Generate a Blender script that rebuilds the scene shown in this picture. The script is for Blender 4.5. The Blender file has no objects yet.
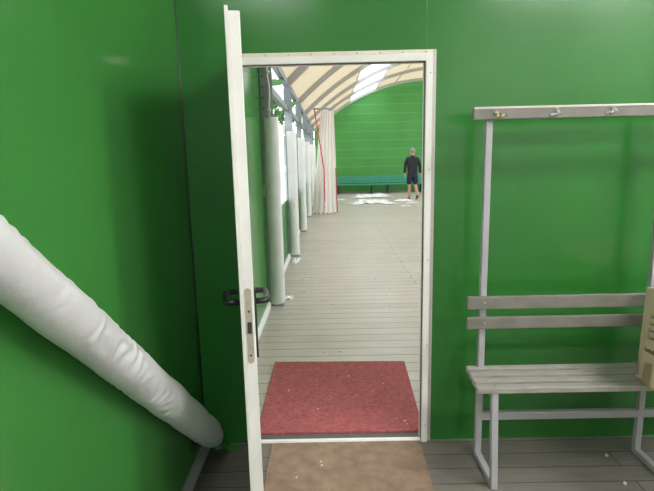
import bpy, bmesh, math, random
from mathutils import Vector, Matrix, noise
random.seed(7)
S = bpy.context.scene
COL = S.collection
PI = math.pi

# ------------------------------------------------------------------ helpers
def tag(o, label=None, cat=None, group=None, kind=None):
    if label: o['label'] = label
    if cat: o['category'] = cat
    if group: o['group'] = group
    if kind: o['kind'] = kind
    return o

def empty(name, loc=(0, 0, 0), rz=0.0):
    o = bpy.data.objects.new(name, None)
    COL.objects.link(o)
    o.location = loc
    o.rotation_euler = (0, 0, rz)
    o.empty_display_size = 0.1
    return o

class MB:
    """collects shapes into one mesh"""
    def __init__(s):
        s.bm = bmesh.new()
    def box(s, lo, hi, bev=0.0, M=None):
        lo, hi = Vector(lo), Vector(hi)
        b = bmesh.new()
        r = bmesh.ops.create_cube(b, size=1.0)
        c = (lo + hi) / 2
        d = hi - lo
        for v in b.verts:
            v.co = Vector((v.co.x * d.x, v.co.y * d.y, v.co.z * d.z)) + c
        if bev > 0:
            bmesh.ops.bevel(b, geom=list(b.edges), offset=bev, segments=2, affect='EDGES', profile=0.5)
        if M is not None:
            b.transform(M)
        s.merge(b)
        return s
    def merge(s, b):
        me = bpy.data.meshes.new('tmp')
        b.to_mesh(me); b.free()
        s.bm.from_mesh(me)
        bpy.data.meshes.remove(me)
    def tube(s, pts, r, n=12, cap=True):
        pts = [Vector(p) for p in pts]
        rr = r if isinstance(r, (list, tuple)) else [r] * len(pts)
        rings = []
        up = None
        for i, p in enumerate(pts):
            t = (pts[min(i + 1, len(pts) - 1)] - pts[max(i - 1, 0)]).normalized()
            if up is None:
                up = Vector((0, 0, 1)) if abs(t.z) < 0.9 else Vector((1, 0, 0))
            a = t.cross(up).normalized()
            b = a.cross(t).normalized()
            up = b
            rings.append([s.bm.verts.new(p + (a * math.cos(2 * PI * k / n) + b * math.sin(2 * PI * k / n)) * rr[i]) for k in range(n)])
        for i in range(len(rings) - 1):
            for k in range(n):
                s.bm.faces.new((rings[i][k], rings[i][(k + 1) % n], rings[i + 1][(k + 1) % n], rings[i + 1][k])).smooth = n > 6
        if cap:
            s.bm.faces.new(list(reversed(rings[0])))
            s.bm.faces.new(rings[-1])
        return s
    def bar(s, a, b, w, h, bev=0.002, up=(0, 0, 1)):
        """square bar from a to b; w across, h along the up side"""
        a, b = Vector(a), Vector(b)
        t = (b - a); L = t.length; t.normalize()
        u = Vector(up)
        if abs(t.dot(u)) > 0.95: u = Vector((0, 1, 0))
        x = t.cross(u).normalized(); z = x.cross(t).normalized()
        M = Matrix((x, t, z)).transposed().to_4x4()
        M.translation = a
        return s.box((-w / 2, 0, -h / 2), (w / 2, L, h / 2), bev, M)
    def poly(s, pts, smooth=False):
        f = s.bm.faces.new([s.bm.verts.new(p) for p in pts]); f.smooth = smooth
        return s
    def grid(s, fn, nu, nv, smooth=True):
        g = [[s.bm.verts.new(fn(i / nu, j / nv)) for j in range(nv + 1)] for i in range(nu + 1)]
        for i in range(nu):
            for j in range(nv):
                s.bm.faces.new((g[i][j], g[i + 1][j], g[i + 1][j + 1], g[i][j + 1])).smooth = smooth
        return s
    def prism(s, pts, axis, lo, hi, bev=0.0):
        """polygon pts (2-D) extruded along axis index"""
        def P(p, t):
            q = list(p); q.insert(axis, t); return q
        b = bmesh.new()
        A = [b.verts.new(P(p, lo)) for p in pts]
        B = [b.verts.new(P(p, hi)) for p in pts]
        n = len(pts)
        b.faces.new(A); b.faces.new(list(reversed(B)))
        for i in range(n):
            b.faces.new((A[i], A[(i + 1) % n], B[(i + 1) % n], B[i]))
        bmesh.ops.recalc_face_normals(b, faces=b.faces)
        if bev: bmesh.ops.bevel(b, geom=list(b.edges), offset=bev, segments=2, affect='EDGES')
        s.merge(b)
        return s
    def ball(s, c, r, seg=12, scale=(1, 1, 1)):
        b = bmesh.new()
        bmesh.ops.create_uvsphere(b, u_segments=seg, v_segments=max(6, seg // 2), radius=r)
        for v in b.verts: v.co = Vector((v.co.x * scale[0], v.co.y * scale[1], v.co.z * scale[2])) + Vector(c)
        for f in b.faces: f.smooth = True
        s.merge(b)
        return s
    def build(s, name, m, parent=None, recalc=True):
        if recalc: bmesh.ops.recalc_face_normals(s.bm, faces=s.bm.faces)
        me = bpy.data.meshes.new(name)
        s.bm.to_mesh(me); s.bm.free()
        if m: me.materials.append(m)
        o = bpy.data.objects.new(name, me)
        COL.objects.link(o)
        if parent: o.parent = parent
        return o

def struct(o, label=None, cat=None, group=None):
    return tag(o, label, cat, group, 'structure')

def copy_tree(o, parent=None):
    c = o.copy(); COL.objects.link(c)
    if parent: c.parent = parent
    for ch in list(o.children): copy_tree(ch, c)
    return c

# ------------------------------------------------------------------ materials
def mat(name, col, rough=0.5, metal=0.0, spec=0.5, noise_s=0.0, noise_amt=0.0, bump=0.0, bump_s=20.0, coat=0.0):
    m = bpy.data.materials.new(name); m.use_nodes = True
    nt = m.node_tree; b = nt.nodes['Principled BSDF']
    b.inputs['Base Color'].default_value = (*col, 1)
    b.inputs['Roughness'].default_value = rough
    b.inputs['Metallic'].default_value = metal
    b.inputs['Specular IOR Level'].default_value = spec
    b.inputs['Coat Weight'].default_value = coat
    tc = nt.nodes.new('ShaderNodeTexCoord')
    if noise_amt:
        n = nt.nodes.new('ShaderNodeTexNoise'); n.inputs['Scale'].default_value = noise_s; n.inputs['Detail'].default_value = 5
        nt.links.new(tc.outputs['Object'], n.inputs['Vector'])
        r = nt.nodes.new('ShaderNodeValToRGB')
        r.color_ramp.elements[0].position = 0.3; r.color_ramp.elements[1].position = 0.7
        r.color_ramp.elements[0].color = (*[c * (1 - noise_amt) for c in col], 1)
        r.color_ramp.elements[1].color = (*[min(1, c * (1 + noise_amt)) for c in col], 1)
        nt.links.new(n.outputs['Fac'], r.inputs['Fac'])
        nt.links.new(r.outputs['Color'], b.inputs['Base Color'])
    if bump:
        n2 = nt.nodes.new('ShaderNodeTexNoise'); n2.inputs['Scale'].default_value = bump_s; n2.inputs['Detail'].default_value = 3
        nt.links.new(tc.outputs['Object'], n2.inputs['Vector'])
        bp = nt.nodes.new('ShaderNodeBump'); bp.inputs['Strength'].default_value = 1.0; bp.inputs['Distance'].default_value = bump
        nt.links.new(n2.outputs['Fac'], bp.inputs['Height'])
        nt.links.new(bp.outputs['Normal'], b.inputs['Normal'])
    return m

def planks(name, cols, width, length, rough=0.45, gap=0.02, gapcol=(0.03, 0.028, 0.025), spec=0.5, wear=0.15):
    """boards running along x, their width along y; object coordinates in metres"""
    m = bpy.data.materials.new(name); m.use_nodes = True
    nt = m.node_tree; N = nt.nodes; L = nt.links
    b = N['Principled BSDF']
    tc = N.new('ShaderNodeTexCoord')
    br = N.new('ShaderNodeTexBrick')
    br.inputs['Scale'].default_value = 1.0
    br.inputs['Brick Width'].default_value = length
    br.inputs['Row Height'].default_value = width
    br.inputs['Mortar Size'].default_value = width * gap
    br.inputs['Mortar Smooth'].default_value = 0.3
    br.offset = 0.37; br.offset_frequency = 2
    br.inputs['Color1'].default_value = (*cols[0], 1)
    br.inputs['Color2'].default_value = (*cols[1], 1)
    br.inputs['Mortar'].default_value = (*gapcol, 1)
    mpb = N.new('ShaderNodeMapping'); mpb.inputs['Location'].default_value = (1.7, 0, 0)
    L.new(tc.outputs['Object'], mpb.inputs['Vector']); L.new(mpb.outputs['Vector'], br.inputs['Vector'])
    mp = N.new('ShaderNodeMapping'); mp.inputs['Scale'].default_value = (1.2, 28, 1)
    L.new(tc.outputs['Object'], mp.inputs['Vector'])
    n = N.new('ShaderNodeTexNoise'); n.inputs['Scale'].default_value = 3; n.inputs['Detail'].default_value = 6
    L.new(mp.outputs['Vector'], n.inputs['Vector'])
    mr = N.new('ShaderNodeMapRange'); mr.inputs['From Min'].default_value = 0.3; mr.inputs['From Max'].default_value = 0.7
    mr.inputs['To Min'].default_value = 1 - wear; mr.inputs['To Max'].default_value = 1 + wear
    L.new(n.outputs['Fac'], mr.inputs['Value'])
    n3 = N.new('ShaderNodeTexNoise'); n3.inputs['Scale'].default_value = 2.2; n3.inputs['Detail'].default_value = 4
    L.new(tc.outputs['Object'], n3.inputs['Vector'])
    mr3 = N.new('ShaderNodeMapRange'); mr3.inputs['From Min'].default_value = 0.3; mr3.inputs['From Max'].default_value = 0.7
    mr3.inputs['To Min'].default_value = 1 - wear * .6; mr3.inputs['To Max'].default_value = 1 + wear * .6
    L.new(n3.outputs['Fac'], mr3.inputs['Value'])
    mu = N.new('ShaderNodeMath'); mu.operation = 'MULTIPLY'
    L.new(mr.outputs['Result'], mu.inputs[0]); L.new(mr3.outputs['Result'], mu.inputs[1])
    mx = N.new('ShaderNodeVectorMath'); mx.operation = 'SCALE'
    L.new(br.outputs['Color'], mx.inputs[0]); L.new(mu.outputs[0], mx.inputs['Scale'])
    L.new(mx.outputs['Vector'], b.inputs['Base Color'])
    b.inputs['Roughness'].default_value = rough
    b.inputs['Specular IOR Level'].default_value = spec
    inv = N.new('ShaderNodeMath'); inv.operation = 'SUBTRACT'; inv.inputs[0].default_value = 1
    L.new(br.outputs['Fac'], inv.inputs[1])
    ad = N.new('ShaderNodeMath'); ad.operation = 'MULTIPLY_ADD'; ad.inputs[1].default_value = 0.12
    L.new(n.outputs['Fac'], ad.inputs[0]); L.new(inv.outputs[0], ad.inputs[2])
    bp = N.new('ShaderNodeBump'); bp.inputs['Strength'].default_value = 0.6; bp.inputs['Distance'].default_value = 0.004
    L.new(ad.outputs[0], bp.inputs['Height']); L.new(bp.outputs['Normal'], b.inputs['Normal'])
    return m

def sheet(name, col, trans=0.5, tcol=None):
    m = bpy.data.materials.new(name); m.use_nodes = True
    nt = m.node_tree; N = nt.nodes; L = nt.links
    N.remove(N['Principled BSDF'])
    d = N.new('ShaderNodeBsdfDiffuse'); t = N.new('ShaderNodeBsdfTranslucent'); mx = N.new('ShaderNodeMixShader')
    d.inputs['Color'].default_value = (*col, 1); t.inputs['Color'].default_value = (*(tcol or col), 1)
    mx.inputs['Fac'].default_value = trans
    L.new(d.outputs[0], mx.inputs[1]); L.new(t.outputs[0], mx.inputs[2])
    L.new(mx.outputs[0], N['Material Output'].inputs['Surface'])
    return m

def pvc(name, col, rough, bumpd=0.004, seam_axis=None, seam=0.35):
    """glossy coloured panel, slightly wavy; optional faint horizontal panel joints"""
    m = mat(name, col, rough, spec=0.5, noise_s=1.7, noise_amt=0.07, bump=bumpd, bump_s=2.3)
    if seam_axis is not None:
        nt = m.node_tree; N = nt.nodes; L = nt.links; b = N['Principled BSDF']
        tc = N.new('ShaderNodeTexCoord'); sp = N.new('ShaderNodeSeparateXYZ'); L.new(tc.outputs['Object'], sp.inputs[0])
        md = N.new('ShaderNodeMath'); md.operation = 'MODULO'; md.inputs[1].default_value = seam
        L.new(sp.outputs[seam_axis], md.inputs[0])
        lt = N.new('ShaderNodeMath'); lt.operation = 'LESS_THAN'; lt.inputs[1].default_value = 0.03
        L.new(md.outputs[0], lt.inputs[0])
        src = b.inputs['Base Color'].links[0].from_socket
        mx = N.new('ShaderNodeMix'); mx.data_type = 'RGBA'; mx.inputs[7].default_value = (0.10, 0.33, 0.09, 1)
        L.new(lt.outputs[0], mx.inputs[0]); L.new(src, mx.inputs[6]); L.new(mx.outputs[2], b.inputs['Base Color'])
    return m

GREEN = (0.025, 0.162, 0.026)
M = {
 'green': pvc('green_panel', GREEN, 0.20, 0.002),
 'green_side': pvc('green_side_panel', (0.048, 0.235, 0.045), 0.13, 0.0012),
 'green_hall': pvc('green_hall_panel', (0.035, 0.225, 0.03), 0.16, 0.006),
 'green_far': pvc('green_end_wall', (0.06, 0.28, 0.05), 0.5, 0.003, 2, 0.36),
 'grey_wall': mat('pale_grey_wall', (0.74, 0.72, 0.71), 0.7),
 'seam': mat('seam_weld', (0.05, 0.25, 0.05), 0.35),
 'ceil': mat('ceiling_panel', (0.78, 0.77, 0.75), 0.6),
 'floor': planks('room_boards', ((0.155, 0.142, 0.125), (0.195, 0.178, 0.155)), 0.115, 3.1, 0.42, 0.025),
 'deck': planks('hall_deck', ((0.475, 0.42, 0.372), (0.53, 0.472, 0.42)), 0.15, 4.3, 0.38, 0.030, (0.13, 0.115, 0.10), wear=0.10),
 'alu': mat('white_painted_aluminium', (0.80, 0.79, 0.76), 0.35, noise_s=6, noise_amt=0.05),
 'alu_raw': mat('dull_aluminium', (0.50, 0.48, 0.45), 0.45, 0.35),
 'flange': mat('cream_flange', (0.74, 0.68, 0.57), 0.5, noise_s=9, noise_amt=0.12),
 'seal': mat('rubber_seal', (0.10, 0.10, 0.105), 0.6),
 'screw': mat('zinc_screw', (0.35, 0.34, 0.32), 0.35, 0.8),
 'lock': mat('lock_plate_nickel', (0.50, 0.46, 0.38), 0.4, 0.4, noise_s=60, noise_amt=0.15),
 'dark': mat('dark_metal', (0.05, 0.05, 0.05), 0.4, 0.3),
 'black': mat('black_plastic', (0.012, 0.012, 0.013), 0.35),
 'tarp': mat('white_pvc_sleeve', (0.74, 0.74, 0.75), 0.42, noise_s=5, noise_amt=0.04, bump=0.002, bump_s=35),
 'pad': mat('white_pvc_pad', (0.80, 0.80, 0.79), 0.4, noise_s=5, noise_amt=0.05, bump=0.003, bump_s=18),
 'tube': mat('lilac_grey_paint', (0.39, 0.385, 0.41), 0.4, noise_s=20, noise_amt=0.05),
 'slat': mat('grey_brown_wood', (0.19, 0.182, 0.16), 0.38, noise_s=14, noise_amt=0.14, bump=0.001, bump_s=60),  # upright boards: their shade is put into this darker colour
 'slat_lit': mat('lit_seat_wood', (0.33, 0.315, 0.285), 0.34, noise_s=14, noise_amt=0.14, bump=0.001, bump_s=60),  # same wood made lighter, painting the light on the seat tops
 'slat_highlight': mat('edge_highlight', (0.62, 0.60, 0.55), 0.4),  # pale strip that paints the highlight on the hook board's upper edge
 'hook': mat('hook_zinc', (0.70, 0.70, 0.66), 0.25, 0.6),
 'brass': mat('hook_brass', (0.55, 0.42, 0.20), 0.3, 0.8),
 'card': mat('cardboard', (0.80, 0.60, 0.46), 0.75, noise_s=12, noise_amt=0.10, bump=0.001, bump_s=60),
 'ink': mat('printed_ink', (0.10, 0.075, 0.05), 0.7),
 'tape': mat('brown_tape', (0.48, 0.34, 0.22), 0.4),
 'red_mat': mat('red_mat_pile', (0.40, 0.118, 0.120), 0.95, spec=0.1, noise_s=45, noise_amt=0.22, bump=0.008, bump_s=160),
 'brown_mat': mat('brown_mat_pile', (0.30, 0.215, 0.155), 0.95, spec=0.1, noise_s=14, noise_amt=0.2, bump=0.008, bump_s=150),
 'crumb': mat('white_crumb', (0.75, 0.73, 0.68), 0.7),
 'steel': mat('grey_galvanised_paint', (0.30, 0.33, 0.36), 0.5, 0.1, noise_s=8, noise_amt=0.12),
 'steel_dark': mat('grey_steel_weathered', (0.20, 0.225, 0.21), 0.55, 0.1, noise_s=16, noise_amt=0.2),
 'rib': mat('rib_grey', (0.42, 0.405, 0.385), 0.55),
 'membrane': sheet('cream_membrane', (0.52, 0.45, 0.33), 0.40, (0.42, 0.352, 0.24)),
 'skylight': sheet('clear_roof_panel', (0.8, 0.85, 0.9), 0.85, (0.85, 0.92, 0.98)),
 'side_sheet': sheet('white_side_sheet', (0.82, 0.82, 0.82), 0.6, (0.72, 0.74, 0.76)),
 'curtain': sheet('cream_curtain', (0.92, 0.88, 0.86), 0.3, (0.85, 0.76, 0.73)),
 'red_trim': mat('red_hem', (0.62, 0.03, 0.06), 0.6),
 'teal': mat('teal_bench_paint', (0.06, 0.33, 0.24), 0.4),
 'dark_leg': mat('dark_cast_leg', (0.02, 0.03, 0.03), 0.5),
 'cable': mat('white_conduit', (0.62, 0.6, 0.55), 0.4),
 'plastic': mat('crumpled_white_film', (0.80, 0.80, 0.80), 0.5),
 'skin': mat('skin', (0.52, 0.28, 0.20), 0.55),
 'hair': mat('grey_hair', (0.30, 0.26, 0.24), 0.7),
 'jacket': mat('black_jacket', (0.012, 0.013, 0.016), 0.7, bump=0.01, bump_s=12),
 'shorts': mat('navy_shorts', (0.012, 0.018, 0.05), 0.75, bump=0.01, bump_s=10),
 'sandal': mat('dark_sandal', (0.02, 0.02, 0.02), 0.6),
 'eye': mat('eye_white', (0.7, 0.7, 0.7), 0.3),
 'leaf': mat('foliage', (0.06, 0.16, 0.04), 0.6, noise_s=3, noise_amt=0.4),
 'bark': mat('bark', (0.12, 0.09, 0.06), 0.9),
 'grass': mat('grass_ground', (0.09, 0.14, 0.05), 0.9, noise_s=3, noise_amt=0.4),
 'white': mat('white_enamel', (0.75, 0.75, 0.73), 0.4),
}
e = bpy.data.materials.new('lamp_diffuser'); e.use_nodes = True
b = e.node_tree.nodes['Principled BSDF']
b.inputs['Emission Color'].default_value = (1.0, 0.955, 0.965, 1)
LAMP = 61.0
b.inputs['Emission Strength'].default_value = LAMP
M['lamp'] = e
# grass is opaque soil outside; deck etc. above

# ------------------------------------------------------------------ room shell
WX0, WX1, WY, WT, RH = -0.705, 3.0, 2.44, 0.06, 3.4
YB = -1.7
DX0, DX1, DZ = -0.447, 0.497, 1.985            # rough hole of the doorway
w = MB()
w.box((WX0, WY, 0), (DX0, WY + WT, RH)); w.box((DX1, WY, 0), (WX1, WY + WT, RH)); w.box((DX0, WY, DZ), (DX1, WY + WT, RH))
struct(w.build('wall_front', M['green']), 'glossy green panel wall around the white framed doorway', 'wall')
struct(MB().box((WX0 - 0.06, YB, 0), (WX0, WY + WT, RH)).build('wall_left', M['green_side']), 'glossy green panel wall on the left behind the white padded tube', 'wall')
struct(MB().box((WX1, YB, 0), (WX1 + 0.06, WY + WT, RH)).build('wall_right', M['grey_wall']), 'pale grey wall closing the changing room on the right', 'wall')
struct(MB().box((WX0, YB - 0.06, 0), (WX1, YB, RH)).build('wall_back', M['grey_wall']), 'pale grey wall behind the viewer', 'wall')
struct(MB().box((WX0 - 0.06, YB - 0.06, RH), (WX1 + 0.06, WY + WT, RH + 0.06)).build('ceiling', M['ceil']), 'pale flat ceiling of the changing room', 'ceiling')
struct(MB().box((WX0 - 0.06, YB - 0.06, -0.08), (WX1 + 0.06, WY + 0.03, 0)).build('floor', M['floor']), 'dark grey weathered board floor of the changing room', 'floor')
# welded vertical joint above the door, corner bead
struct(MB().box((0.466, WY - 0.0015, 2.015), (0.469, WY, RH)).build('trim_1', M['seam']), 'thin vertical joint in the green wall above the door corner', 'trim')
c = MB(); c.tube([(WX0 + 0.002, WY - 0.002, 0), (WX0 + 0.002, WY - 0.002, RH)], 0.004, 8)
struct(c.build('trim_2', M['dark']), 'dark joint line in the corner of the two green walls', 'trim')
struct(MB().prism([(WX0, 0), (WX0 + 0.036, 0), (WX0 + 0.036, 0.012), (WX0 + 0.012, 0.04), (WX0, 0.04)], 1, YB, 2.40).build('baseboard_left', M['tube']),
       'pale grey floor strip along the foot of the left green wall', 'baseboard')

# ------------------------------------------------------------------ door frame
fr = empty('trim_3', (0.03, 2.43, 0)); struct(fr, 'white aluminium door frame with screwed outer flange', 'door frame')
FY = 2.415
def frame_part(name, xs, zt, y0, y1, m, th):
    """U-shaped band: jambs + head; xs = outer left/right x, zt = outer top z, th = band width"""
    a = MB()
    x0, x1 = xs
    a.box((x0, y0, 0), (x0 + th, y1, zt), 0.002); a.box((x1 - th, y0, 0), (x1, y1, zt), 0.002)
    a.box((x0 + th, y0, zt - th), (x1 - th, y1, zt), 0.002)
    o = a.build(name, m); o.parent = fr; o.matrix_parent_inverse = Matrix.Translation((-0.03, -2.43, 0))
    return o
fl = MB()
fl.box((-0.470, 2.430, 0), (-0.448, WY, 2.008), 0.001); fl.box((0.4965, 2.432, 0), (0.5135, WY, 2.008), 0.001)
o = fl.build('side_flange', M['alu_raw']); o.parent = fr; o.matrix_parent_inverse = Matrix.Translation((-0.03, -2.43, 0))
fl = MB(); fl.box((-0.448, 2.432, 1.986), (0.4965, WY, 2.008), 0.001)
o = fl.build('top_flange', M['flange']); o.parent = fr; o.matrix_parent_inverse = Matrix.Translation((-0.03, -2.43, 0))
frame_part('frame_profile', (-0.447, 0.494), 1.987, FY, 2.432, M['alu'], 0.032)
frame_part('seal', (-0.447, 0.494), 1.987, 2.432, 2.462, M['seal'], 0.033)
frame_part('door_stop', (-0.447, 0.494), 1.987, 2.462, 2.478, M['alu'], 0.035)
inv = Matrix.Translation((-0.03, -2.43, 0))
sc0 = None
def screw_at(x, y, z):
    global sc0
    if sc0 is None:
        a = MB(); a.tube([(0, 0, 0), (0, -0.002, 0), (0, -0.003, 0)], [0.0035, 0.0035, 0.002], 10)
        sc0 = a.build('screw', M['screw']); s = sc0
    else:
        s = sc0.copy(); COL.objects.link(s)
    s.parent = fr; s.matrix_parent_inverse = inv; s.location = (x, y, z)
for i in range(9): screw_at(-0.40 + i * 0.108, 2.432, 1.997)
for z in (0.35, 0.75, 1.15, 1.55, 1.90): screw_at(0.505, 2.432, z)
for z in (0.1, 0.55, 1.0, 1.45, 1.9): screw_at(0.483, FY, z)
# threshold
th = MB(); th.prism([(2.430, 0), (2.436, 0.008), (2.452, 0.009), (2.458, 0.003), (2.460, 0.0)], 0, -0.445, 0.47)
struct(th.build('trim_4', M['alu']), 'bright worn aluminium threshold between the brown and red mats', 'threshold')
struct(MB().box((-0.44, 2.462, 0.0), (0.462, 2.503, 0.004)).build('trim_5', M['seal']), 'dark gap behind the door threshold', 'trim')

# ------------------------------------------------------------------ open door leaf
LW, LT = 0.905, 0.035
ang = math.radians(-79.0)     # closed lies along +x; opened towards the viewer
lf = empty('door_1', (-0.425, 2.415, 0.0), ang)
struct(lf, 'white door leaf with black lever handles standing open towards the viewer', 'door')
# local: x along leaf from hinge to free edge, y thickness: -LT..0 = leaf (room side negative when closed)
top = 1.946
p = MB(); p.box((0.06, -LT + 0.006, 0.09), (LW - 0.055, -0.006, top - 0.055)); p.build('door_panel', M['alu'], lf)
p = MB()
p.box((0.0, -LT, 0.02), (0.06, 0, top), 0.003); p.box((LW - 0.057, -LT, 0.02), (LW, 0, top), 0.003)
p.box((0.06, -LT, top - 0.057), (LW - 0.057, 0, top), 0.003); p.box((0.06, -LT, 0.02), (LW - 0.057, 0, 0.10), 0.003)
p.build('edge_profile', M['alu'], lf)
p = MB()
p.box((0.0, -LT - 0.010, 0.02), (LW + 0.014, -LT + 0.001, top + 0.010), 0.002)
p2 = p
p2.build('overlap_lip', M['alu'], lf)
# thin groove bead on the free edge
p = MB(); p.box((LW, -LT + 0.010, 0.02), (LW + 0.004, -0.030, top - 0.004), 0.001)
# lock face plate on the edge
def rounded_plate(x, yc, zc, wd, ht, t):
    a = MB(); pts = []
    r = wd / 2
    for k in range(9): an = PI * k / 8; pts.append((yc + r * math.cos(an), zc + ht / 2 - r + r * math.sin(an)))
    for k in range(9): an = PI + PI * k / 8; pts.append((yc + r * math.cos(an), zc - ht / 2 + r + r * math.sin(an)))
    a.prism(pts, 0, x, x + t)
    return a
p.bm.free()
lk = rounded_plate(LW, -0.019, 0.985, 0.021, 0.255, 0.003).build('lock_plate', M['lock'], lf)
a = MB(); a.box((LW + 0.002, -0.025, 0.963), (LW + 0.010, -0.012, 1.000), 0.002); a.build('latch_bolt', M['dark'], lk)
a = MB(); a.tube([(LW + 0.002, -0.019, 1.035), (LW + 0.0042, -0.019, 1.035)], 0.004, 10); a.tube([(LW + 0.002, -0.019, 0.885), (LW + 0.0042, -0.019, 0.885)], 0.0035, 10)
a.build('plate_screw', M['dark'], lk)
def lever(sign, y0):
    h = MB()
    x = LW - 0.055; z = 1.052
    out = sign * 0.047
    h.tube([(x, y0, z), (x, y0 + sign * 0.035, z), (x - 0.006, y0 + out * 0.93, z), (x - 0.02, y0 + out, z), (x - 0.06, y0 + out, z),
            (x - 0.115, y0 + out, z), (x - 0.130, y0 + out * 0.93, z), (x - 0.136, y0 + sign * 0.035, z), (x - 0.136, y0 + sign * 0.008, z)], 0.0105, 12)
    o = h.build('lever_handle', M['black'], lf)
    k = MB(); k.box((x - 0.018, y0, 0.86), (x + 0.018, y0 + sign * (0.008 if sign > 0 else 0.002), 1.095), 0.0008); k.build('escutcheon', M['black'], o)
lever(1, 0.0); lever(-1, -LT - 0.010)
for z in (0.25, 1.0, 1.72):
    h = MB(); h.tube([(-0.006, -LT + 0.006, z - 0.05), (-0.006, -LT + 0.006, z + 0.05)], 0.008, 12); h.build('hinge', M['alu_raw'], lf)

# ------------------------------------------------------------------ padded brace tube along the left wall
def sleeve(name, A, B, r, m, wrinkle=1.0, nseg=150, taper_a=0.35, taper_b=0.0, seed=0.0, nr=40, slim=0.0):
    A, B = Vector(A), Vector(B)
    t = (B - A).normalized(); L = (B - A).length
    up = Vector((0, 0, 1)) if abs(t.z) < 0.95 else Vector((0, 1, 0))
    a = t.cross(up).normalized(); bb = a.cross(t).normalized()
    s = MB(); rings = []
    for i in range(nseg + 1):
        u = i / nseg; d = u * L
        k = 1.0 - slim * min(1.0, d / 1.9)
        if taper_a: k *= min(1.0, 0.62 + 0.38 * (1 - math.exp(-d / (r * taper_a * 2))))
        if taper_b: k *= min(1.0, 0.75 + 0.25 * (1 - math.exp(-(L - d) / (r * taper_b * 2))))
        ring = []
        for j in range(nr):
            th_ = 2 * PI * j / nr
            n = a * math.cos(th_) + bb * math.sin(th_)
            q = A + t * d + n * r
            # bunched creases round the sleeve, strongest in a few places
            env = max(0, noise.noise(Vector((d * 3.0 + seed, math.cos(th_) * .8, math.sin(th_) * .8 + 3))) + .28) ** 1.2
            ph = d * (110 + 30 * noise.noise(Vector((d * 1.3, seed, 0)))) + 5 * math.sin(th_ + 1) + 9 * noise.noise(q * 9)
            wv = (math.sin(ph) + .5 * noise.noise(q * 22)) * env * 0.0085 * wrinkle
            big = noise.noise(q * 5 + Vector((seed, 0, 0))) * 0.005 * wrinkle
            ring.append(s.bm.verts.new(A + t * d + n * (r * k + wv * r * 6 + big)))
        rings.append(ring)
    for i in range(nseg):
        for j in range(nr):
            s.bm.faces.new((rings[i][j], rings[i][(j + 1) % nr], rings[i + 1][(j + 1) % nr], rings[i + 1][j])).smooth = True
    s.bm.faces.new(rings[0]); s.bm.faces.new(list(reversed(rings[-1])))
    return s.build(name, m)
tb = empty('padded_brace', (-0.630, 2.37, 0.0))
tag(tb, 'thick white wrinkled padded tube slanting along the left green wall', 'padded tube')
A = Vector((-0.628, 2.335, 0.094)); dirv = Vector((0, -1.0, 0.872)).normalized()
o = sleeve('padding_sleeve', A, A + dirv * 3.2, 0.071, M['tarp'], 1.3, 420, 0.55, 0, 2.3, 40, 0.15)
o.parent = tb; o.matrix_parent_inverse = Matrix.Translation((0.630, -2.37, 0))
s = MB(); s.tube([A - dirv * 0.06, A + dirv * 3.22], 0.026, 12)
o = s.build('steel_core', M['steel'], None); o.parent = tb; o.matrix_parent_inverse = Matrix.Translation((0.630, -2.37, 0))
def crumple(name, cx, cy, z, sx, sy, amp, m, seed, n=14, parent=None, thick=0.0025):
    s = MB()
    def f(u, v):
        x = (u - .5) * sx; y = (v - .5) * sy
        q = Vector((x * 9 / max(sx, .2), y * 9 / max(sy, .2), seed))
        wob = noise.noise(q * .55 + Vector((9, 1, 2))) * .55
        h = abs(noise.noise(q * .6)) * amp + abs(noise.noise(q * 1.7)) * amp * .4
        edge = min(u, 1 - u, v, 1 - v) * 4
        return Vector((cx + x * (1 + wob), cy + y * (1 + wob * 1.3), z + 0.003 + h * min(1, .15 + edge)))
    s.grid(f, n, n, False)
    o = s.build(name, m, parent)
    md = o.modifiers.new('thickness', 'SOLIDIFY'); md.thickness = thick; md.offset = 0
    return o
tag(crumple('tarpaulin_scrap', -0.595, 2.398, 0.0, 0.12, 0.06, 0.035, M['green_side'], 4.2), 'crumpled green tarpaulin scrap at the foot of the slanting white tube', 'tarpaulin')

# ------------------------------------------------------------------ mats
def mat_mesh(name, pts, z0, z1, m):
    s = MB(); s.prism(pts, 2, z0, z1, 0.004)
    return s.build(name, m)
tag(mat_mesh('door_mat', [(-0.440, 2.505), (-0.442, 3.485), (0.528, 3.455), (0.500, 2.66), (0.496, 2.505)], 0.0, 0.013, M['red_mat']),
    'worn red rectangular mat on the grey hall deck just past the threshold', 'mat')
tag(mat_mesh('door_mat', [(-0.343, 2.418), (-0.337, 1.55), (0.440, 1.55), (0.448, 2.02), (0.456, 2.420)], 0.0, 0.010, M['brown_mat']),
    'tan brown mat on the room floor in front of the threshold', 'mat')
def crumbs(name, pts, z, r, label):
    s = MB()
    for (x, y) in pts:
        k = r * random.uniform(.6, 1.3)
        b_ = bmesh.new(); bmesh.ops.create_icosphere(b_, subdivisions=1, radius=k)
        for v in b_.verts: v.co = Vector((v.co.x * random.uniform(.7, 1.3) + x, v.co.y * random.uniform(.7, 1.3) + y, v.co.z * .5 + z + k * .4))
        s.merge(b_)
    tag(s.build(name, M['crumb']), label, 'crumbs', None, 'stuff')
crumbs('white_crumbs', [(0.33, 3.08), (0.41, 2.57), (0.40, 2.60), (-0.10, 2.76), (0.25, 2.98), (-0.02, 2.9), (0.1, 3.2), (-0.3, 3.0), (0.36, 2.63)], 0.016, 0.006, 'white plaster crumbs scattered on the red mat')
crumbs('white_crumbs', [(-0.07, 2.21), (-0.075, 2.24), (-0.19, 2.12)], 0.0105, 0.006, 'white plaster crumbs scattered on the brown mat')
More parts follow.
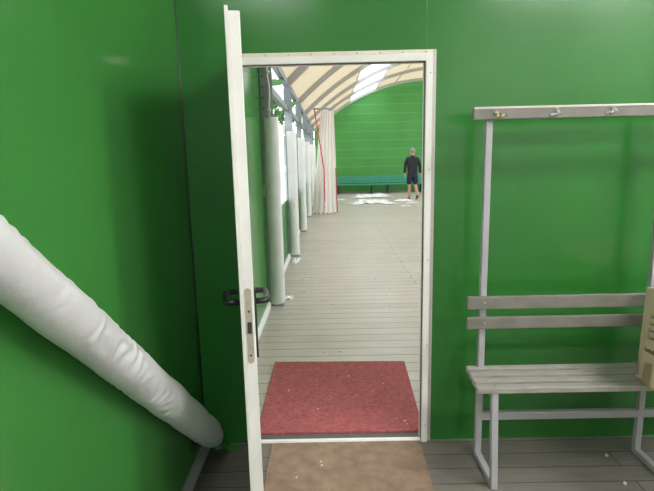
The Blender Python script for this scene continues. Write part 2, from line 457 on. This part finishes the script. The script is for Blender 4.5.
for (x, y, l) in ((1.365, 2.255, 'tiny white chip on the grey boards beneath the bench'), (1.33, 2.04, 'tiny white chip on the grey boards in front of the bench')):
    s = MB(); s.prism([(x, y), (x + .012, y + .002), (x + .01, y + .016), (x - .002, y + .012)], 2, 0, 0.012, 0.002)
    tag(s.build('white_chip', M['crumb']), l, 'debris')

# ------------------------------------------------------------------ changing room bench with coat hooks
bench = empty('changing_bench', (0, 0, 0))
tag(bench, 'grey slatted changing room bench with tall posts and a coat hook board', 'bench')
FX = (0.725, 1.533, 2.341)
BX0, BX1 = 0.643, 2.42
PY, FYB = 2.29, 2.035
for x in FX:
    s = MB(); s.bar((x, PY, 0.0), (x, PY, 1.70), 0.030, 0.030, 0.003, (0, 1, 0)); s.build('post', M['tube'], bench)
    s = MB(); s.bar((x, FYB, 0.0), (x, 2.075, 0.457), 0.030, 0.030, 0.003, (0, 1, 0)); s.build('front_leg', M['tube'], bench)
    s = MB(); s.bar((x, FYB + .015, 0.015), (x, PY - .015, 0.015), 0.030, 0.030, 0.003); s.build('foot_rail', M['tube'], bench)
    s = MB(); s.bar((x, 2.085, 0.442), (x, PY - .015, 0.442), 0.028, 0.030, 0.003); s.build('seat_bearer', M['tube'], bench)
s = MB(); s.bar((FX[0], PY, 0.222), (BX1 - .06, PY, 0.222), 0.028, 0.040, 0.003); s.build('stretcher', M['tube'], bench)
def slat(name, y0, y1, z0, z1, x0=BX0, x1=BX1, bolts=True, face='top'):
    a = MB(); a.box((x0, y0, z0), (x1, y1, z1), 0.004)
    o = a.build(name, M['slat_lit' if face == 'top' else 'slat'], bench)
    for x in FX:
        k = MB()
        if face == 'top': k.ball((x, (y0 + y1) / 2, z1), 0.006, 10, (1, 1, .5))
        else: k.ball((x, y0, (z0 + z1) / 2), 0.006, 10, (1, .5, 1))
        k.build('bolt', M['hook'], o)
n = 4; sw = 0.043; gp = 0.025
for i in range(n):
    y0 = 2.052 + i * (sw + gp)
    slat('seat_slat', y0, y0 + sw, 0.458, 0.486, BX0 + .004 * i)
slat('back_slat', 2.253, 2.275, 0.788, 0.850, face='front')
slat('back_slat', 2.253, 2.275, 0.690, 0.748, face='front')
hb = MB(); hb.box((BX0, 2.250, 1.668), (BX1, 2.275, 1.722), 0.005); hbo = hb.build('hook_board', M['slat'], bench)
k = MB(); k.box((BX0 + .003, 2.2475, 1.714), (BX1, 2.2745, 1.7235), 0.002); tag(k.build('top_edge', M['slat_highlight'], hbo), 'painted highlight along the upper edge')
def coat_hook(x, z, m, whole=True):
    a = MB(); y = 2.250
    a.prism([(x - .016, z - .006), (x + .020, z - .003), (x + .020, z + .007), (x - .016, z + .004)], 1, y - .0025, y, 0.0008)
    if whole:
        a.tube([(x, y, z), (x - .001, y - .012, z - .008), (x - .002, y - .030, z - .006), (x - .003, y - .040, z + .010)], [.004, .004, .004, .006], 10)
        a.tube([(x + .001, y, z + .002), (x + .001, y - .010, z + .012), (x, y - .020, z + .024)], [.004, .004, .006], 10)
    else:
        a.tube([(x, y, z + .008), (x + .003, y - .012, z), (x - .002, y - .016, z - .012)], [.004, .004, .003], 10)
    a.ball((x - .020, y - .003, z - .004), .0042, 10); a.ball((x + .026, y - .003, z + .002), .0042, 10)
    o = a.build('coat_hook', m, hbo)
    return o
tag(coat_hook(0.764, 1.686, M['brass'], False), 'broken brass coat hook beside a white knob')
k = MB(); k.ball((0.741, 2.241, 1.696), 0.0085, 14); tag(k.build('knob', M['hook'], hbo), 'white knob')
coat_hook(1.003, 1.687, M['hook']); coat_hook(1.250, 1.690, M['hook']); coat_hook(1.75, 1.70, M['hook']); coat_hook(2.1, 1.70, M['hook'])

# ------------------------------------------------------------------ cardboard box leaning on the backrest
tau = math.radians(13.0); hd = math.radians(20.0)
hx, hy = math.sin(hd), math.cos(hd)
d_ = Vector((hx * math.cos(tau), hy * math.cos(tau), -math.sin(tau)))      # away
u_ = Vector((hx * math.sin(tau), hy * math.sin(tau), math.cos(tau)))       # up
r_ = d_.cross(u_).normalized()                                             # right
P0 = Vector((1.397, 2.138, 0.4895))
Mb = Matrix((r_, d_, u_)).transposed().to_4x4(); Mb.translation = P0
bx = empty('cardboard_box'); bx.matrix_world = Mb
tag(bx, 'brown cardboard box tilted back on the bench seat against the backrest', 'box')
BW, BD, BH = 0.36, 0.30, 0.415
skew = Matrix(((1, 0, .075, 0), (0, 1, 0, 0), (0, 0, 1, 0), (0, 0, 0, 1)))
a = MB(); a.box((0, -BD, 0), (BW, 0, BH), 0.004, skew); a.build('carton', M['card'], bx)
a = MB(); a.box((-0.0012, -BD, 0), (0.001, 0.0, 0.0), 0.0); a.bm.free()
a = MB(); a.poly([(-0.0008, -0.012, 0.015), (-0.0008, -0.055, 0.02), (-0.0008, -0.03, 0.085), (-0.0008, -0.010, 0.105)]); a.poly([(-0.0008, -0.105, 0.0), (-0.0008, -0.24, 0.0), (-0.0008, -0.24, 0.10), (-0.0008, -0.115, 0.085)])
a.bm.transform(skew); tag(a.build('tape', M['tape'], bx), 'brown tape patches')
a = MB(); a.box((BW * .5 - .025, -BD - .0008, -.0005), (BW * .5 + .025, -BD + .001, BH + .0006)); a.box((BW * .5 - .025, -BD, BH - .001), (BW * .5 + .025, 0, BH + .0008)); a.bm.transform(skew); tag(a.build('sealing_tape', M['tape'], bx), 'brown sealing tape along the top seam')
a = MB()
def mark(y0, z0, y1, z1): a.poly([(-0.001, y0, z0), (-0.001, y1, z0), (-0.001, y1, z1), (-0.001, y0, z1)])
for i in range(4):
    z = 0.190 + i * 0.030
    for (y0, z0, y1, z1) in ((-.122, z, -.138, z + .003), (-.122, z + .016, -.138, z + .019), (-.122, z, -.125, z + .019), (-.135, z, -.138, z + .019)): mark(y0, z0, y1, z1)
    for k in range(6): mark(-.150 - k * .020, z + .004, -.164 - k * .020, z + .013)
a.bm.transform(skew); a.build('printed_checklist', M['ink'], bx)
a = MB()
for k in range(9): mark(-.105 - k * .021, 0.135, -.120 - k * .021, 0.150 if k % 3 else 0.154)
a.bm.transform(skew); a.build('printed_word', M['ink'], bx)

# ------------------------------------------------------------------ room lamp (ceiling fixture on the right)
lp = empty('ceiling_lamp', (0, 0, RH))
a = MB(); a.box((-0.62, -0.16, -0.05), (0.62, 0.16, -0.0), 0.006); a.build('housing', M['white'], lp)
a = MB(); a.box((-0.60, -0.14, -0.075), (0.60, 0.14, -0.05), 0.006); a.build('diffuser', M['lamp'], lp)
for i, (x, y, l) in enumerate(((2.45, 1.05, 'white glowing ceiling lamp nearest the bench'), (2.35, -0.45, 'white glowing ceiling lamp at the back right of the room'))):
    o = lp if i == 0 else copy_tree(lp)
    o.location = (x, y, RH)
    tag(o, l, 'lamp', 'room ceiling lamps')

fill_lamp = empty('ceiling_lamp', (-0.48, -0.35, RH))  # unseen fill lamp, added to lift the dark corner beside the door leaf
tag(fill_lamp, 'small square fill lamp added unseen above the viewer', 'lamp')
a = MB(); a.box((-0.22, -0.22, -0.04), (0.22, 0.22, 0.0), 0.006); a.build('housing', M['white'], fill_lamp)
a = MB(); a.box((-0.20, -0.20, -0.07), (0.20, 0.20, -0.04), 0.01); a.build('diffuser', M['lamp'], fill_lamp)

# ------------------------------------------------------------------ hall
HX, HXR = -0.66, 9.06
HY0, HY1 = WY + WT, 20.9
XC, ZC, RR = 4.2, -2.35, 6.9
def arch(th_):                    # th from 0 (left eave) .. 1 (right eave)
    a0 = math.acos((-0.60 - XC) / RR); a1 = math.acos((9.0 - XC) / RR)
    an = a0 + (a1 - a0) * th_
    return XC + RR * math.cos(an), ZC + RR * math.sin(an)
def th_of_x(x):
    a0 = math.acos((-0.60 - XC) / RR); a1 = math.acos((9.0 - XC) / RR)
    return (math.acos((x - XC) / RR) - a0) / (a1 - a0)
struct(MB().box((HX - .06, WY + 0.03, -0.08), (HXR + .06, HY1 + .1, 0)).build('floor_hall', M['deck']), 'pale grey brown deck boards running across the hall', 'floor')
struct(MB().box((-40, -20, -0.15), (HX - .06, 60, -0.1)).build('ground', M['grass']), 'green grass ground outside the hall', 'ground')
# end wall under the arch
pts = [(arch(i / 40)[0], arch(i / 40)[1] + .02) for i in range(41)]
struct(MB().prism([(-0.66, 0), ] + pts + [(9.06, 0)], 1, HY1, HY1 + 0.08).build('wall_end', M['green_far']), 'green end wall of the hall under the curved roof', 'wall')
struct(MB().box((HX, HY1 - .02, 0), (HXR, HY1, 0.07), 0.004).build('baseboard_end', M['steel_dark']), 'dark strip along the foot of the green end wall', 'baseboard')
# inner gable above the changing room
struct(MB().prism([(-0.66, RH)] + [p for p in pts if p[1] > RH] + [(9.06, RH)], 1, HY0 - .06, HY0).build('wall_gable', M['grey_wall']), 'pale gable above the changing room at the near end of the hall', 'wall')
struct(MB().box((WX1 + .06, HY0 - .06, 0), (HXR, HY0, RH)).build('wall_near', M['grey_wall']), 'pale near wall of the hall beside the changing room', 'wall')
# left side wall: full panel in the first bay, low panel and white sheet in the others
COLS = [5.0, 7.6, 10.2, 12.8, 15.4, 18.0, 20.6]
SIDE = -0.665
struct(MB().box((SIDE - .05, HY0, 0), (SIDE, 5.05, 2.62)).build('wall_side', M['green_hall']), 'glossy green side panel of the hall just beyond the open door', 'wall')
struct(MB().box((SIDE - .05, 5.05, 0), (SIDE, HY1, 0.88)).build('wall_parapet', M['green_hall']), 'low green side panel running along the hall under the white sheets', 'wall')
struct(MB().prism([(SIDE, 0), (SIDE + .03, 0), (SIDE + .028, 0.02), (SIDE + .008, 0.05), (SIDE, 0.05)], 1, HY0, HY1 - .03).build('baseboard_hall', M['pad']), 'white skirting strip along the left side of the hall', 'baseboard')
for i in range(len(COLS) - 1):
    y0, y1 = COLS[i] + .05, COLS[i + 1] - .05
    s = MB()
    s.grid(lambda u, v: Vector((SIDE - .02 + .012 * math.sin(u * 40 + i), y0 + (y1 - y0) * u, .86 + (2.0 - .86) * v)), 60, 4)
    s.grid(lambda u, v: Vector((SIDE - .02 + .012 * math.sin(u * 60 + i), y0 + (y1 - y0) * u, 2.27 + (2.57 - 2.27) * v)), 60, 3)
    words = ['first', 'second', 'third', 'fourth', 'fifth', 'sixth']
    struct(s.build('window_%d' % (i + 1), M['side_sheet']), 'bright white translucent sheet in the %s open bay beyond the near padded column' % words[i], 'window')
# rails along the eaves
def rail(name, x, z, w_, h_, y0, y1, m, l):
    tag(MB().bar((x, y0, z), (x, y1, z), w_, h_, .003).build(name, m), l, 'rail', None, 'structure')
rail('trim_6', -0.635, 2.25, .06, .075, 5.06, HY1, M['steel'], 'grey rail running between the columns below the eaves')
rail('trim_7', -0.63, 2.62, .08, .09, HY0, HY1, M['steel'], 'grey eaves beam along the left edge of the roof')
# right side: low panel and tall translucent sheet
struct(MB().box((HXR, HY0, 0), (HXR + .06, HY1, 0.9)).build('wall_far_side', M['grey_wall']), 'low pale panel along the right side of the hall', 'wall')
s = MB(); s.grid(lambda u, v: Vector((HXR, HY0 + (HY1 - HY0) * u, .9 + 1.75 * v)), 20, 2)
struct(s.build('window_7', M['side_sheet']), 'white translucent sheet along the right side of the hall', 'window')
# roof membrane by bays
ribs_y = [2.62] + COLS[:-1] + [20.72]
sk0, sk1 = th_of_x(0.92), th_of_x(1.95)
def memb(t0, t1, y0, y1, nu, nv):
    def f(u, v):
        x, z = arch(t0 + (t1 - t0) * u)
        nx, nz = (x - XC) / RR, (z - ZC) / RR
        bulge = 0.05 + 0.07 * math.sin(PI * v)
        return Vector((x + nx * bulge, y0 + (y1 - y0) * v, z + nz * bulge))
    return f
m1, sk, m2, sr = MB(), MB(), MB(), MB()
sk2, sk3 = th_of_x(6.2), th_of_x(8.2)  # right-hand strip is unseen, added to let more light into the hall
for i in range(len(ribs_y) - 1):
    y0, y1 = ribs_y[i], ribs_y[i + 1]
    m1.grid(memb(0, sk0, y0, y1, 10, 8), 10, 8); sk.grid(memb(sk0, sk1, y0, y1, 6, 8), 6, 8); m2.grid(memb(sk1, sk2, y0, y1, 24, 8), 24, 8); sr.grid(memb(sk2, sk3, y0, y1, 8, 8), 8, 8); m2.grid(memb(sk3, 1, y0, y1, 6, 8), 6, 8)
m2.bm.from_mesh(m1.build('tmp', M['membrane']).data)
bpy.data.objects.remove(bpy.data.objects['tmp'])
struct(m2.build('ceiling_hall', M['membrane']), 'cream translucent membrane roof of the arched hall', 'ceiling')
struct(sk.build('window_8', M['skylight']), 'bright white skylight strip in the curved membrane roof', 'window')
struct(sr.build('window_9', M['skylight']), 'unseen skylight strip added on the right roof slope to brighten the hall', 'window')
# arch ribs
def rib_mesh():
    s = MB(); n = 48; w_ = 0.055; h0 = 0.05
    prev = None
    for i in range(n + 1):
        x, z = arch(i / n); nx, nz = (x - XC) / RR, (z - ZC) / RR
        q = [s.bm.verts.new((x + nx * a_, yy, z + nz * a_)) for (a_, yy) in ((h0, -w_), (h0, w_), (-h0, w_ * .8), (-h0, -w_ * .8))]
        if prev:
            for k in range(4): s.bm.faces.new((prev[k], prev[(k + 1) % 4], q[(k + 1) % 4], q[k])).smooth = False
        else: s.bm.faces.new(q)
        prev = q
    s.bm.faces.new(list(reversed(prev)))
    return s.build('arch_rib', M['rib'])
rb = None
pos = ['over the nearest padded column', 'over the second padded column', 'over the third padded column', 'over the fourth padded column', 'over the fifth padded column', 'over the sixth padded column', 'against the green end wall']
for i, y in enumerate(COLS[:-1] + [20.75]):
    o = rb if rb and i == 0 else None
    if rb is None: rb = rib_mesh(); o = rb
    else: o = rb.copy(); COL.objects.link(o)
    o.location = (0, y, 0)
    tag(o, 'grey curved roof rib ' + pos[i] + ' of the hall', 'roof rib', 'roof ribs of the hall', 'thing')
# purlins
for nm, x in (('trim_8', 0.90), ('trim_9', 1.97), ('trim_10', 2.75)):
    xx, zz = arch(th_of_x(x)); nx, nz = (xx - XC) / RR, (zz - ZC) / RR
    tag(MB().bar((xx + nx * .06, HY0, zz + nz * .06), (xx + nx * .06, HY1, zz + nz * .06), .04, .03, 0).build(nm, M['flange']),
        {'trim_8': 'thin roof purlin on the lower edge of the skylight strip', 'trim_9': 'thin roof purlin on the upper edge of the skylight strip', 'trim_10': 'thin roof purlin higher up the cream roof'}[nm], 'purlin', None, 'structure')

# padded columns
ordn = ['nearest', 'second nearest', 'third nearest', 'fourth nearest', 'fifth nearest', 'sixth nearest']
def make_column():
    r = empty('padded_column', (-0.575, 0, 0))
    s = MB(); w_ = .055
    for q in (((-w_, -.045, 0), (w_, -.035, 2.55)), ((-w_, .035, 0), (w_, .045, 2.55)), ((-.006, -.035, 0), (.006, .035, 2.55))): s.box(Vector(q[0]) - Vector((.03, 0, 0)), Vector(q[1]) - Vector((.03, 0, 0)))
    s.box((-.085, -.07, 0), (.07, .07, .012))
    s.build('steel_post', M['steel'], r)
    o = sleeve('pad', (0, 0, 0.02), (0, 0, 1.915), 0.078, M['pad'], .30, 120, 0, 0, 5.1, 32)
    o.parent = r
    return r
c0 = make_column()
cols = []
for i, y in enumerate(COLS[:-1]):
    o = c0 if i == 0 else copy_tree(c0)
    o.location = (-0.575, y, 0)
    tag(o, 'grey steel post in a tall white pad, %s to the door' % ordn[i], 'column', 'padded columns along the left of the hall', 'thing')
    cols.append(o)
# conduit, bolts and bracket on the nearest column
s = MB(); s.tube([(0, -.10, 1.90), (0, -.10, 2.02), (.008, -.10, 2.1), (.008, -.10, 2.2), (-.006, -.10, 2.3), (-.006, -.10, 2.54)], .011, 10)
for z in (1.98, 2.33): s.tube([(.002, -.10, z - .012), (.002, -.10, z + .012)], .019, 10)
tag(s.build('conduit', M['cable'], c0), 'thin white cable conduit')
for z in (2.0, 2.1, 2.2, 2.3, 2.4):
    MB().tube([(-.06, -.045, z), (-.06, -.053, z)], .008, 8).build('bolt', M['dark'], c0)
s = MB()
for (a_, b__) in (((-.085, -.06, 1.15), (-.025, -.085, 1.15)), ((-.085, -.06, 1.25), (-.025, -.085, 1.25)), ((-.082, -.06, 1.15), (-.082, -.06, 1.25)), ((-.025, -.085, 1.15), (-.025, -.085, 1.25))):
    s.bar(a_, b__, .008, .008, 0)
s.build('bracket', M['cable'], c0)
# braces
bw = ['first', 'second', 'third', 'fourth', 'fifth']
br0 = None
for i in range(5):
    if br0 is None:
        br0 = MB().bar((0, 0.5, 2.32), (0, 2.1, 2.56), .04, .07, .003).build('diagonal_brace', M['green_far']); o = br0
    else: o = br0.copy(); COL.objects.link(o)
    o.location = (-0.635, COLS[i], 0)
    tag(o, 'green diagonal brace under the eaves in the %s bay beyond the nearest column' % bw[i], 'brace', 'eaves braces', 'thing')
# curtain bundle
cu = empty('gathered_curtain', (-0.15, 13.4, 0)); tag(cu, 'gathered cream curtain with red edges hanging beside the left columns', 'curtain')
def cf(u, v):          # u along the bundle, v from floor to top
    z = .02 + (2.72 - .02) * v
    x0, x1 = -0.50 + .30 * v, 0.20 - .06 * v
    pinch = 1 - .0 * v
    x = x0 + (x1 - x0) * u
    dep = .020 * math.sin(u * 2 * PI * 5.5 + .9 * math.sin(v * 3)) + .03 * math.sin(u * 7 + 2)
    flare = .18 * (1 - v) ** 2
    return Vector((x + .15, dep - .10 - flare * math.sin(PI * u), z))
s = MB(); s.grid(cf, 150, 24); o = s.build('cloth', M['curtain'], cu)
def hem(u0, u1, name):
    s = MB()
    s.grid(lambda a_, v: cf(u0 + (u1 - u0) * a_, v * .45) + Vector((0, -.012, 0)), 3, 40)
    o = s.build(name, M['red_trim'], cu); md = o.modifiers.new('thickness', 'SOLIDIFY'); md.thickness = .004
hem(.965, 1.0, 'red_hem'); 
# slanting red edge of the front fold: from high left down to the middle
s = MB()
pr = None
pth = []
for k in range(41):
    v = k / 40
    z = .03 + 2.72 * v
    x = -.16 - .20 * max(0, v - .42) / .53
    pth.append(Vector((x + .15, -.30 + .12 * v, z)))
for k in range(40):
    a_, b__ = pth[k], pth[k + 1]
    s.bm.faces.new([s.bm.verts.new(q) for q in (a_, a_ + Vector((.026, .012, 0)), b__ + Vector((.026, .012, 0)), b__)])
o = s.build('red_hem', M['red_trim'], cu); md = o.modifiers.new('thickness', 'SOLIDIFY'); md.thickness = .01
# bottom red dots: hem tabs
for k in range(6):
    u = .12 + k * .15; q = cf(u, 0.0)
    s = MB(); s.box(q + Vector((-.02, -.02, 0)), q + Vector((.02, .012, .03))); s.build('hem_tab', M['red_trim'], cu)
s = MB(); s.tube([(-0.55, 13.3, 2.77), (0.16, 13.3, 2.77)], .02, 10)
tag(s.build('curtain_rail', M['steel']), 'short grey rail holding the gathered curtain', 'rail')

# far benches
def make_far_bench(L):
    r = empty('slatted_bench')
    for (y0, y1, z0, z1) in ((.0, .10, .355, .385), (.115, .215, .355, .385), (.23, .33, .355, .385)):
        MB().box((0, y0, z0), (L, y1, z1), .006).build('seat_slat', M['teal'], r)
    for (y, z0, z1) in ((.36, .43, .515), (.38, .54, .625), (.40, .65, .70)):
        MB().box((0, y, z0), (L, y + .025, z1), .006).build('back_slat', M['teal'], r)
    for x in (.32, L - .32):
        s = MB(); s.bar((x, .05, 0), (x, .10, .355), .06, .05, .004, (0, 1, 0)); s.bar((x, .40, 0), (x, .32, .36), .06, .05, .004, (0, 1, 0)); s.bar((x, .05, .33), (x, .35, .33), .05, .05, .004)
        s.build('leg', M['dark_leg'], r)
        s = MB(); s.bar((x, .37, .34), (x, .43, .70), .05, .03, .004, (0, 1, 0)); s.build('back_support', M['teal'], r)
    return r
fb = make_far_bench(2.02); fb.location = (0.02, 20.30, 0)
tag(fb, 'long teal slatted bench by the end wall, left one half behind the curtain', 'bench', 'teal benches by the end wall')
f2 = copy_tree(fb); f2.location = (2.07, 20.30, 0)
tag(f2, 'long teal slatted bench by the end wall, right one behind the walking man', 'bench', 'teal benches by the end wall')

# rubbish on the hall floor
tag(crumple('plastic_sheet', 1.55, 18.75, .01, 1.35, 1.1, .15, M['plastic'], 1.3, 22), 'crumpled white plastic sheet on the deck nearest the teal bench', 'sheet')
tag(crumple('plastic_sheet', 1.36, 16.35, .01, 1.15, 1.25, .13, M['plastic'], 7.7, 22), 'larger crumpled white plastic sheet lying in front of the first', 'sheet')
tag(crumple('plastic_scrap', 2.50, 16.75, 0, .55, .4, .09, M['plastic'], 3.1, 10), 'small white plastic piece at the right end of the larger sheet', 'scrap')
tag(crumple('plastic_scrap', -0.50, 5.22, 0, .12, .16, .04, M['plastic'], 5.1, 8), 'white plastic scrap at the foot of the nearest padded column', 'scrap')
tag(crumple('plastic_scrap', 0.35, 17.6, 0, .3, .25, .05, M['plastic'], 2.1, 8), 'small white scrap on the deck right of the curtain', 'scrap')
tag(crumple('plastic_scrap', 2.65, 16.0, 0, .35, .3, .05, M['plastic'], 8.1, 8), 'small white scrap on the deck in front of the man', 'scrap')
tag(crumple('plastic_scrap', 2.3, 15.0, 0, .3, .22, .04, M['plastic'], 9.4, 8), 'white scrap lying nearer than all others right of the sheets', 'scrap')
tag(crumple('plastic_scrap', -0.53, 7.15, 0, .10, .30, .06, M['plastic'], 6.2, 8), 'white crumpled strip by the skirting near the second column', 'scrap')
crumbs('white_crumbs', [p for p in [(random.uniform(-.55, -.1), random.uniform(4.2, 8)) for _ in range(34)] if p[0] > -.36 or not (4.9 < p[1] < 5.4 or 6.8 < p[1] < 7.8)] + [(random.uniform(-.4, .9), random.uniform(3.6, 8)) for _ in range(10)], 0, .012, 'white flakes scattered on the hall deck near the left columns')

# ------------------------------------------------------------------ walking man
def skin_mesh(verts, edges, root, name, m, parent, sub=2):
    me = bpy.data.meshes.new(name)
    me.from_pydata([v[0] for v in verts], edges, [])
    o = bpy.data.objects.new(name, me); COL.objects.link(o)
    o.modifiers.new('skin', 'SKIN').use_smooth_shade = True
    sv = me.skin_vertices[0].data if me.skin_vertices else None
    if sv is None:
        bpy.context.view_layer.objects.active = o
    sv = me.skin_vertices[0].data
    for i, v in enumerate(verts):
        r = v[1]; sv[i].radius = (r, r) if not isinstance(r, tuple) else r
        sv[i].use_root = (i == root)
    md = o.modifiers.new('sub', 'SUBSURF'); md.levels = sub; md.render_levels = sub
    dg = bpy.context.evaluated_depsgraph_get()
    ev = bpy.data.meshes.new_from_object(o.evaluated_get(dg))
    bpy.data.objects.remove(o)
    ev.name = name
    for p_ in ev.polygons: p_.use_smooth = True
    ev.materials.clear(); ev.materials.append(m)
    o = bpy.data.objects.new(name, ev); COL.objects.link(o)
    if parent: o.parent = parent
    return o
man = empty('person', (2.90, 17.4, 0))
tag(man, 'person in black jacket and navy shorts walking away towards the teal bench', 'person')
V = []; E_ = []
def add(p_, r, frm=None):
    V.append((p_, r)); i = len(V) - 1
    if frm is not None: E_.append((frm, i))
    return i
pel = add((0, 0, .92), (.150, .105))
sp = add((0, .005, 1.10), (.145, .10), pel)
ch = add((0, .0, 1.30), (.165, .11), sp)
nb = add((0, -.005, 1.44), (.09, .075), ch)
nk = add((0, .01, 1.515), .058, nb)
hd1 = add((0, .035, 1.585), (.072, .082), nk)
hd2 = add((0, .03, 1.655), (.080, .098), hd1)
hd3 = add((0, .02, 1.715), (.060, .075), hd2)
add((0, .150, 1.615), .014, hd1)            # nose
for sx in (-1, 1):
    add((sx * .092, .015, 1.635), .016, hd2)  # ear
    sh = add((sx * .165, -.005, 1.415), .066, ch)
    up_ = add((sx * .215, -.01, 1.31), .056, sh)
    el = add((sx * .255, -.02, 1.13), .045, up_)
    wr = add((sx * .275, .03 * sx, .90), .030, el)
    pm = add((sx * .275, .035 * sx + .005, .835), (.022, .038), wr)
    for k, (dy, ln) in enumerate(((-.032, .062), (-.011, .075), (.010, .080), (.030, .072))):
        f1 = add((sx * .272, .035 * sx + dy + .006, .795), .0095, pm)
        f2_ = add((sx * .262, .035 * sx + dy + .012, .795 - ln * .55), .009, f1)
        add((sx * .250, .035 * sx + dy + .018, .795 - ln), .008, f2_)
    t1 = add((sx * .262, .035 * sx + .052, .835), .011, pm); add((sx * .252, .035 * sx + .066, .80), .009, t1)
    hp = add((sx * .092, 0, .86), .098, pel)
    if sx < 0:
        kn = add((-.100, .05, .49), .058, hp); cf_ = add((-.105, .01, .36), .056, kn); an = add((-.112, -.01, .085), .037, cf_); ho = add((-.112, -.035, .045), .036, an); add((-.118, .10, .032), .034, an); add((-.120, .175, .026), .026, len(V) - 1)
    else:
        kn = add((.105, .02, .48), .058, hp); cf_ = add((.118, -.10, .37), .056, kn); an = add((.130, -.245, .155), .037, cf_); ho = add((.130, -.275, .125), .034, an); add((.132, -.20, .055), .034, an); add((.132, -.155, .028), .026, len(V) - 1)
body = skin_mesh(V, E_, pel, 'body', M['skin'], man)
for sx in (-1, 1):
    MB().ball((sx * .032, .118, 1.645), .012, 10).build('eye', M['eye'], man)
MB().ball((0, .128, 1.565), .022, 10, (1.1, .35, .28)).build('mouth', mat('lips', (.35, .12, .1), .5), man)
h = MB()
b_ = bmesh.new(); bmesh.ops.create_uvsphere(b_, u_segments=20, v_segments=14, radius=1)
for v in b_.verts: v.co = Vector((v.co.x * .086, v.co.y * .104 + .018, v.co.z * .115 + 1.668))
bmesh.ops.delete(b_, geom=[v for v in b_.verts if v.co.z < 1.60 or (v.co.y > .06 and v.co.z < 1.72)], context='VERTS')
for f in b_.faces: f.smooth = True
h.merge(b_)
o = h.build('hair', M['hair'], man); md = o.modifiers.new('t', 'SOLIDIFY'); md.thickness = .006
# jacket
V = []; E_ = []
j0 = add((0, 0, .83), (.205, .155)); j1 = add((0, .0, 1.05), (.195, .140), j0); j2 = add((0, 0, 1.29), (.190, .128), j1); j3 = add((0, -.005, 1.43), (.11, .09), j2); add((0, .005, 1.545), (.080, .078), j3)
for sx in (-1, 1):
    a1 = add((sx * .170, -.005, 1.41), .080, j2); a2 = add((sx * .222, -.01, 1.30), .070, a1); a3 = add((sx * .262, -.02, 1.13), .060, a2); add((sx * .278, .028 * sx, .90), .050, a3)
skin_mesh(V, E_, 0, 'jacket', M['jacket'], man)
V = []; E_ = []
s0 = add((0, 0, 1.03), (.165, .118)); s1 = add((0, -.005, .86), (.178, .130), s0)
for sx in (-1, 1):
    q = add((sx * .098, 0, .80), .112, s1); add((sx * .108, .03 if sx < 0 else .01, .50), .105, q)
skin_mesh(V, E_, 0, 'shorts', M['shorts'], man)
s = MB(); s.box((-.155, -.075, 0.0), (-.075, .20, .018), .006); s.box((-.152, .07, .02), (-.084, .10, .066), .01); s.build('sandal', M['sandal'], man)
ms = Matrix.Translation((.131, -.155, .012)) @ Matrix.Rotation(math.radians(-38), 4, 'X')
s = MB(); s.box((-.04, -.20, -.006), (.04, .03, .012), .005, ms); s.build('sandal', M['sandal'], man)

# ------------------------------------------------------------------ shrubs outside the open bays
def shrub(x, y, h_, r, label, seed):
    rnd = random.Random(seed)
    t = empty('garden_shrub', (x, y, -.1))
    s = MB(); s.tube([(0, 0, 0), (.05, .03, h_ * .4), (0, .05, h_ * .7)], [.06, .05, .02], 8); s.build('trunk', M['bark'], t)
    s = MB()
    for _ in range(900):
        a_ = rnd.uniform(0, 2 * PI); el_ = rnd.uniform(-1, 1); k = rnd.uniform(.55, 1) * r
        c_ = Vector((k * math.cos(a_) * math.sqrt(1 - el_ * el_), k * math.sin(a_) * math.sqrt(1 - el_ * el_) * 1.3, h_ * .62 + k * el_ * h_ * .4 / r))
        d1 = Vector((rnd.uniform(-1, 1), rnd.uniform(-1, 1), rnd.uniform(-1, 1))).normalized() * .11
        d2 = d1.cross(Vector((rnd.uniform(-1, 1), rnd.uniform(-1, 1), rnd.uniform(-1, 1)))).normalized() * .05
        s.bm.faces.new([s.bm.verts.new(c_ + q) for q in (-d1, d2, d1, -d2)])
    s.build('foliage', M['leaf'], t, recalc=False)
    tag(t, label, 'shrub', 'shrubs outside the hall', 'thing')
shrub(-1.75, 8.6, 3.3, 1.0, 'leafy green shrub outside, seen over the sheet of the first open bay', 1)
shrub(-1.9, 12.0, 3.3, 1.1, 'leafy green shrub outside, seen over the sheet of the second open bay', 2)
shrub(-2.0, 16.0, 3.4, 1.2, 'leafy green shrub outside, farthest along the row of open bays', 3)

# ------------------------------------------------------------------ light, camera, render look
wd = bpy.data.worlds.new('overcast_sky'); S.world = wd; wd.use_nodes = True
bg = wd.node_tree.nodes['Background']
bg.inputs['Color'].default_value = (0.93, 0.97, 1.0, 1)
bg.inputs['Strength'].default_value = 4.4

cam = bpy.data.cameras.new('camera'); co = bpy.data.objects.new('camera', cam); COL.objects.link(co)
cam.sensor_fit = 'HORIZONTAL'; cam.sensor_width = 36.0; cam.lens = 36.0 * 491 / 654
cam.clip_start = 0.02; cam.clip_end = 200
p_, r, y_ = math.radians(10.2), math.radians(1.27), math.radians(0.5)
F = Vector((-math.sin(y_) * math.cos(p_), math.cos(y_) * math.cos(p_), -math.sin(p_)))
R0 = Vector((math.cos(y_), math.sin(y_), 0)); U0 = R0.cross(F)
R_ = R0 * math.cos(r) - U0 * math.sin(r); U_ = R_.cross(F)
mw = Matrix((R_, U_, -F)).transposed().to_4x4(); mw.translation = (0, 0, 1.52)
co.matrix_world = mw
S.camera = co
S.view_settings.view_transform = 'Standard'; S.view_settings.look = 'None'
S.view_settings.gamma = 1; S.view_settings.use_curve_mapping = False
S.view_settings.exposure = 0.0
S.cycles.use_denoising = True
S.cycles.max_bounces = 10; S.cycles.diffuse_bounces = 6; S.cycles.transmission_bounces = 6
